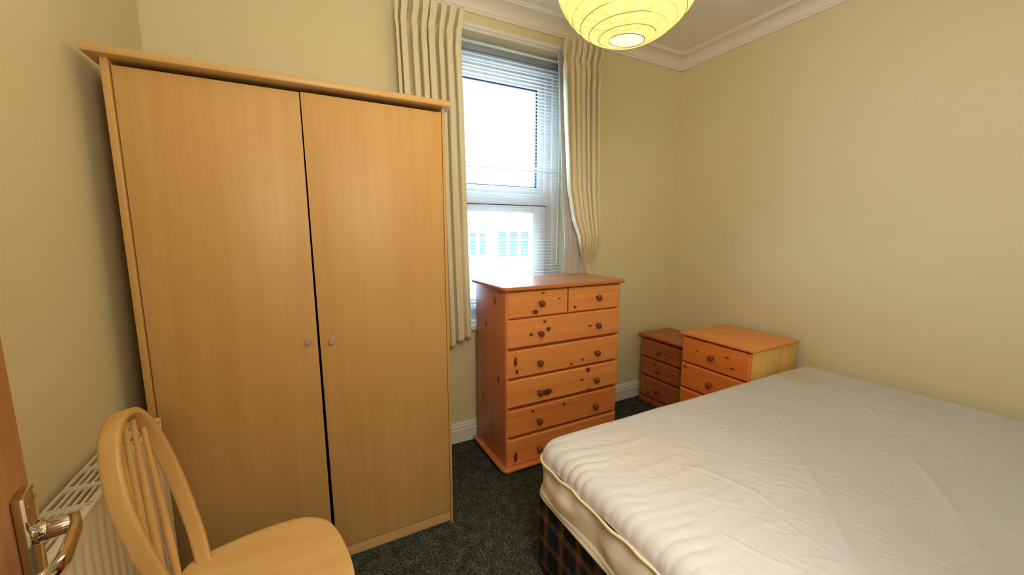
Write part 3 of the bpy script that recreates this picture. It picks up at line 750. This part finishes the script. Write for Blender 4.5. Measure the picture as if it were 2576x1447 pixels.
# seat outline in world coordinates
so_ = [(-.350, 1.150), (-.338, 1.205), (-.312, 1.233), (-.228, 1.262), (-.130, 1.276), (-.060, 1.270), (-.012, 1.240), (.018, 1.195), (.043, 1.105), (.057, 1.000), (.053, .900),
       (.040, .830), (.012, .790), (-.05, .770), (-.13, .775), (-.228, .800), (-.312, .855), (-.345, .90), (-.366, .97), (-.368, 1.06)]
def catmull(pts, k=6, closed=True):
    out = []; N = len(pts)
    for i in range(N if closed else N-1):
        g = lambda j: np.array(pts[j % N] if closed else pts[min(max(j, 0), N-1)], float)
        p0, p1, p2, p3 = g(i-1), g(i), g(i+1), g(i+2)
        for j in range(k):
            t_ = j/k; out.append(.5*((2*p1)+(-p0+p2)*t_+(2*p0-5*p1+4*p2-p3)*t_*t_+(-p0+3*p1-3*p2+p3)*t_**3))
    if not closed: out.append(np.array(pts[-1], float))
    return out
ol = catmull(so_)
cxy = np.mean(ol, axis=0)
bm_ = bmesh.new()
levels = [(.80, -.034), (.93, -.034), (.975, -.028), (.995, -.018), (1.0, -.010), (.997, -.003), (.985, .0)]
for s_in in (.95, .88, .78, .65, .5, .35, .2): levels.append((s_in, -.0085*sm(.95, .55, s_in)))
rings = []
for sx, zz in levels: rings.append([bm_.verts.new((cxy[0]+(p[0]-cxy[0])*sx-hx, cxy[1]+(p[1]-cxy[1])*sx-hy, SZ+zz)) for p in ol])
for A, B_ in zip(rings, rings[1:]):
    for j in range(len(ol)): bm_.faces.new((A[j], A[(j+1) % len(ol)], B_[(j+1) % len(ol)], B_[j]))
bm_.faces.new(rings[0]); bm_.faces.new(rings[-1]); bmesh.ops.recalc_face_normals(bm_, faces=bm_.faces[:])
b = MB(); b._join(bm_); b.build('seat', m_chair_y, chair, angle=60)
# bow back: (e across, h up) in a plane leaning back
bx0, by0, LEAN = -.298, 1.212, .20
def bowp(e, h, fwd=0): return (bx0-LEAN*h+fwd-hx, by0-e-hy, SZ+h)
bow2 = [(.004, -.01), (-.020, .06), (-.031, .12), (-.038, .20), (-.037, .28), (-.027, .347), (-.006, .409), (.030, .451), (.074, .467), (.119, .463), (.158, .441), (.190, .400),
        (.212, .347), (.221, .286), (.219, .22), (.210, .15), (.195, .08), (.174, -.01)]
bl2 = catmull(bow2, 6, False)
prof = [(x*.0175, y*.0088) for x, y in ((1, .55), (.9, .9), (.6, 1), (-.6, 1), (-.9, .9), (-1, .55), (-1, -.55), (-.9, -.9), (-.6, -1), (.6, -1), (.9, -.9), (1, -.55))]
MB().tube([bowp(e, h) for e, h in bl2], 1.0, prof=prof, up=(1, 0, LEAN)).build('bow_back', m_chair_z, chair, angle=60)
for (et, ht, xb_, yb_) in ((.008, .405, -.334, 1.150), (.040, .440, -.352, 1.118), (.078, .452, -.360, 1.080), (.120, .447, -.356, 1.042)):
    pt = Vector(bowp(et, ht)); pb = Vector((xb_-hx, yb_-hy, SZ-.012))
    pts = [pb.lerp(pt, k/10) for k in range(11)]
    MB().tube(pts, [.0068+.0028*math.sin(PI*min(1, k/10*1.1+.05))-.001*k/10 for k in range(11)], 12).build('spindle', m_chair_z, chair)
LG = {}
for (xt, yt, xf, yf_) in ((-.04, 1.19, .01, 1.24), (-.04, .86, .01, .81), (-.27, 1.16, -.33, 1.20), (-.27, .89, -.33, .85)):
    pa = Vector((xt-hx, yt-hy, SZ-.022)); pb = Vector((xf-hx, yf_-hy, 0)); LG[(xt, yt)] = (pa, pb)
    MB().tube([pa.lerp(pb, k/10) for k in range(11)], [.013+.006*math.sin(PI*k/10)-.002*k/10 for k in range(11)], 14).build('leg', m_chair_z, chair)
def at(k, t_): return LG[k][0].lerp(LG[k][1], t_)
s1 = (at((-.04, 1.19), .55), at((-.27, 1.16), .55)); s2 = (at((-.04, .86), .55), at((-.27, .89), .55))
for a, c in (s1, s2, ((s1[0]+s1[1])/2, (s2[0]+s2[1])/2)):
    MB().tube([a.lerp(c, k/8) for k in range(9)], [.007+.003*math.sin(PI*k/8) for k in range(9)], 12).build('stretcher', m_chair_z, chair)

# ------------------------------------------------------------------ door with lever handle
th = math.radians(12)
DE = Vector((-.33, .686, 0)); dn = Vector((math.cos(th), math.sin(th), 0)); dd = Vector((-math.sin(th), math.cos(th), 0))
HG = DE-dd*.76
door = thing('door_1', HG, 'orange brown wooden door standing open at the left edge', 'door', kind='structure', rz=th)
# local: x = out of the face towards the room, y = along the door from hinge to latch edge
b = MB().box(-.038, -.0005, 0, .76, .008, 1.98, .0015); b.build('door_leaf', m_doorwood, door)
hd = MB().box(0, .011, .76-.069, .76-.031, .835, 1.0155, .0022, 2).build('door_handle', m_chrome, door); hd['label'] = 'polished chrome lever handle on backplate'
hz = .962; ye = .76-.052
b = MB(); b.lathe([(0, 0), (.0140, 0), (.0140, .004), (.0118, .006), (.0112, .010), (0, .010)], (.011, ye, hz), (1, 0, 0), 28)
b.lathe([(.0108, 0), (.0115, .004), (.0115, .022), (.0095, .028), (0, .028)], (.018, ye, hz), (1, 0, 0), 28)
lp = catmull([(.030, ye+.004, hz+.001), (.041, ye-.002, hz+.002), (.0455, ye-.014, hz+.002), (.0455, ye-.04, hz), (.0445, ye-.07, hz-.002), (.040, ye-.092, hz-.002), (.030, ye-.106, hz), (.018, ye-.112, hz)], 6, False)
prof = [(math.cos(2*PI*j/16)*.0105, math.sin(2*PI*j/16)*.0052) for j in range(16)]
b.tube([tuple(p) for p in lp], [.85+.3*math.sin(PI*min(1, i/len(lp)*1.2)) for i in range(len(lp))], prof=prof, up=(0, 0, 1))
b.build('lever', m_chrome, hd)
for (yy, zz) in ((.76-.063, 1.002), (.76-.037, 1.002), (.76-.063, .850), (.76-.037, .850)):
    MB().lathe([(0, .0015), (.002, .0013), (.0032, 0), (0, 0)], (.011, yy, zz), (1, 0, 0), 12).build('screw', m_screw, hd)

# ------------------------------------------------------------------ paper lantern
ln = thing('pendant_lamp', LAMP_C, 'glowing yellow round paper lantern hanging from the ceiling', 'lamp')
lo = math.radians(13.3); hi = PI-math.radians(15)
N1, N2 = 61, 96
P = np.zeros((N1, N2+1, 3))
for i in range(N1):
    a = lo+(hi-lo)*i/(N1-1)
    for j in range(N2+1):
        p = 2*PI*j/N2
        rr_ = LAMP_R*(1-.006*abs(math.sin(a*11)))
        P[i, j] = (rr_*math.sin(a)*math.cos(p), rr_*math.sin(a)*math.sin(p), -LAMP_R*math.cos(a))
MB().grid(P).build('paper_shade', m_paper, ln, angle=180)
b = MB()
for k in range(19):
    a = lo+(hi-lo)*k/18; r_ = LAMP_R*math.sin(a)*.998; zz = -LAMP_R*math.cos(a)
    b.tube([(r_*math.cos(2*PI*j/72), r_*math.sin(2*PI*j/72), zz+.004*math.sin(2*PI*j/72+k)) for j in range(72)], 0.0009 if k else .0013, 6, closed=True)
b.build('wire_ribs', m_wire, ln)
MB().tube([(0, 0, LAMP_R*.95), (0, 0, ZC-LAMP_C.z-.03)], .003, 8).build('flex_cord', m_cord, ln)
MB().lathe([(0, .03), (.012, .03), (.03, .02), (.038, .004), (.038, 0)], (0, 0, ZC-LAMP_C.z), (0, 0, -1), 24).build('ceiling_rose', m_trim, ln)
MB().lathe([(0, .10), (.014, .10), (.016, .06), (.016, 0), (0, 0)], (0, 0, .05), (0, 0, 1), 20).build('bulb_holder', m_trim, ln)
MB().lathe([(0, 0), (.018, .004), (.028, .016), (.030, .030), (.022, .05), (.013, .065), (0, .066)], (0, 0, -.012), (0, 0, 1), 20).build('bulb', m_bulb, ln)
lamp('lantern_bulb_light', 'POINT', (0, 0, -.055), 12, (1.0, .80, .50), .035, parent=ln)
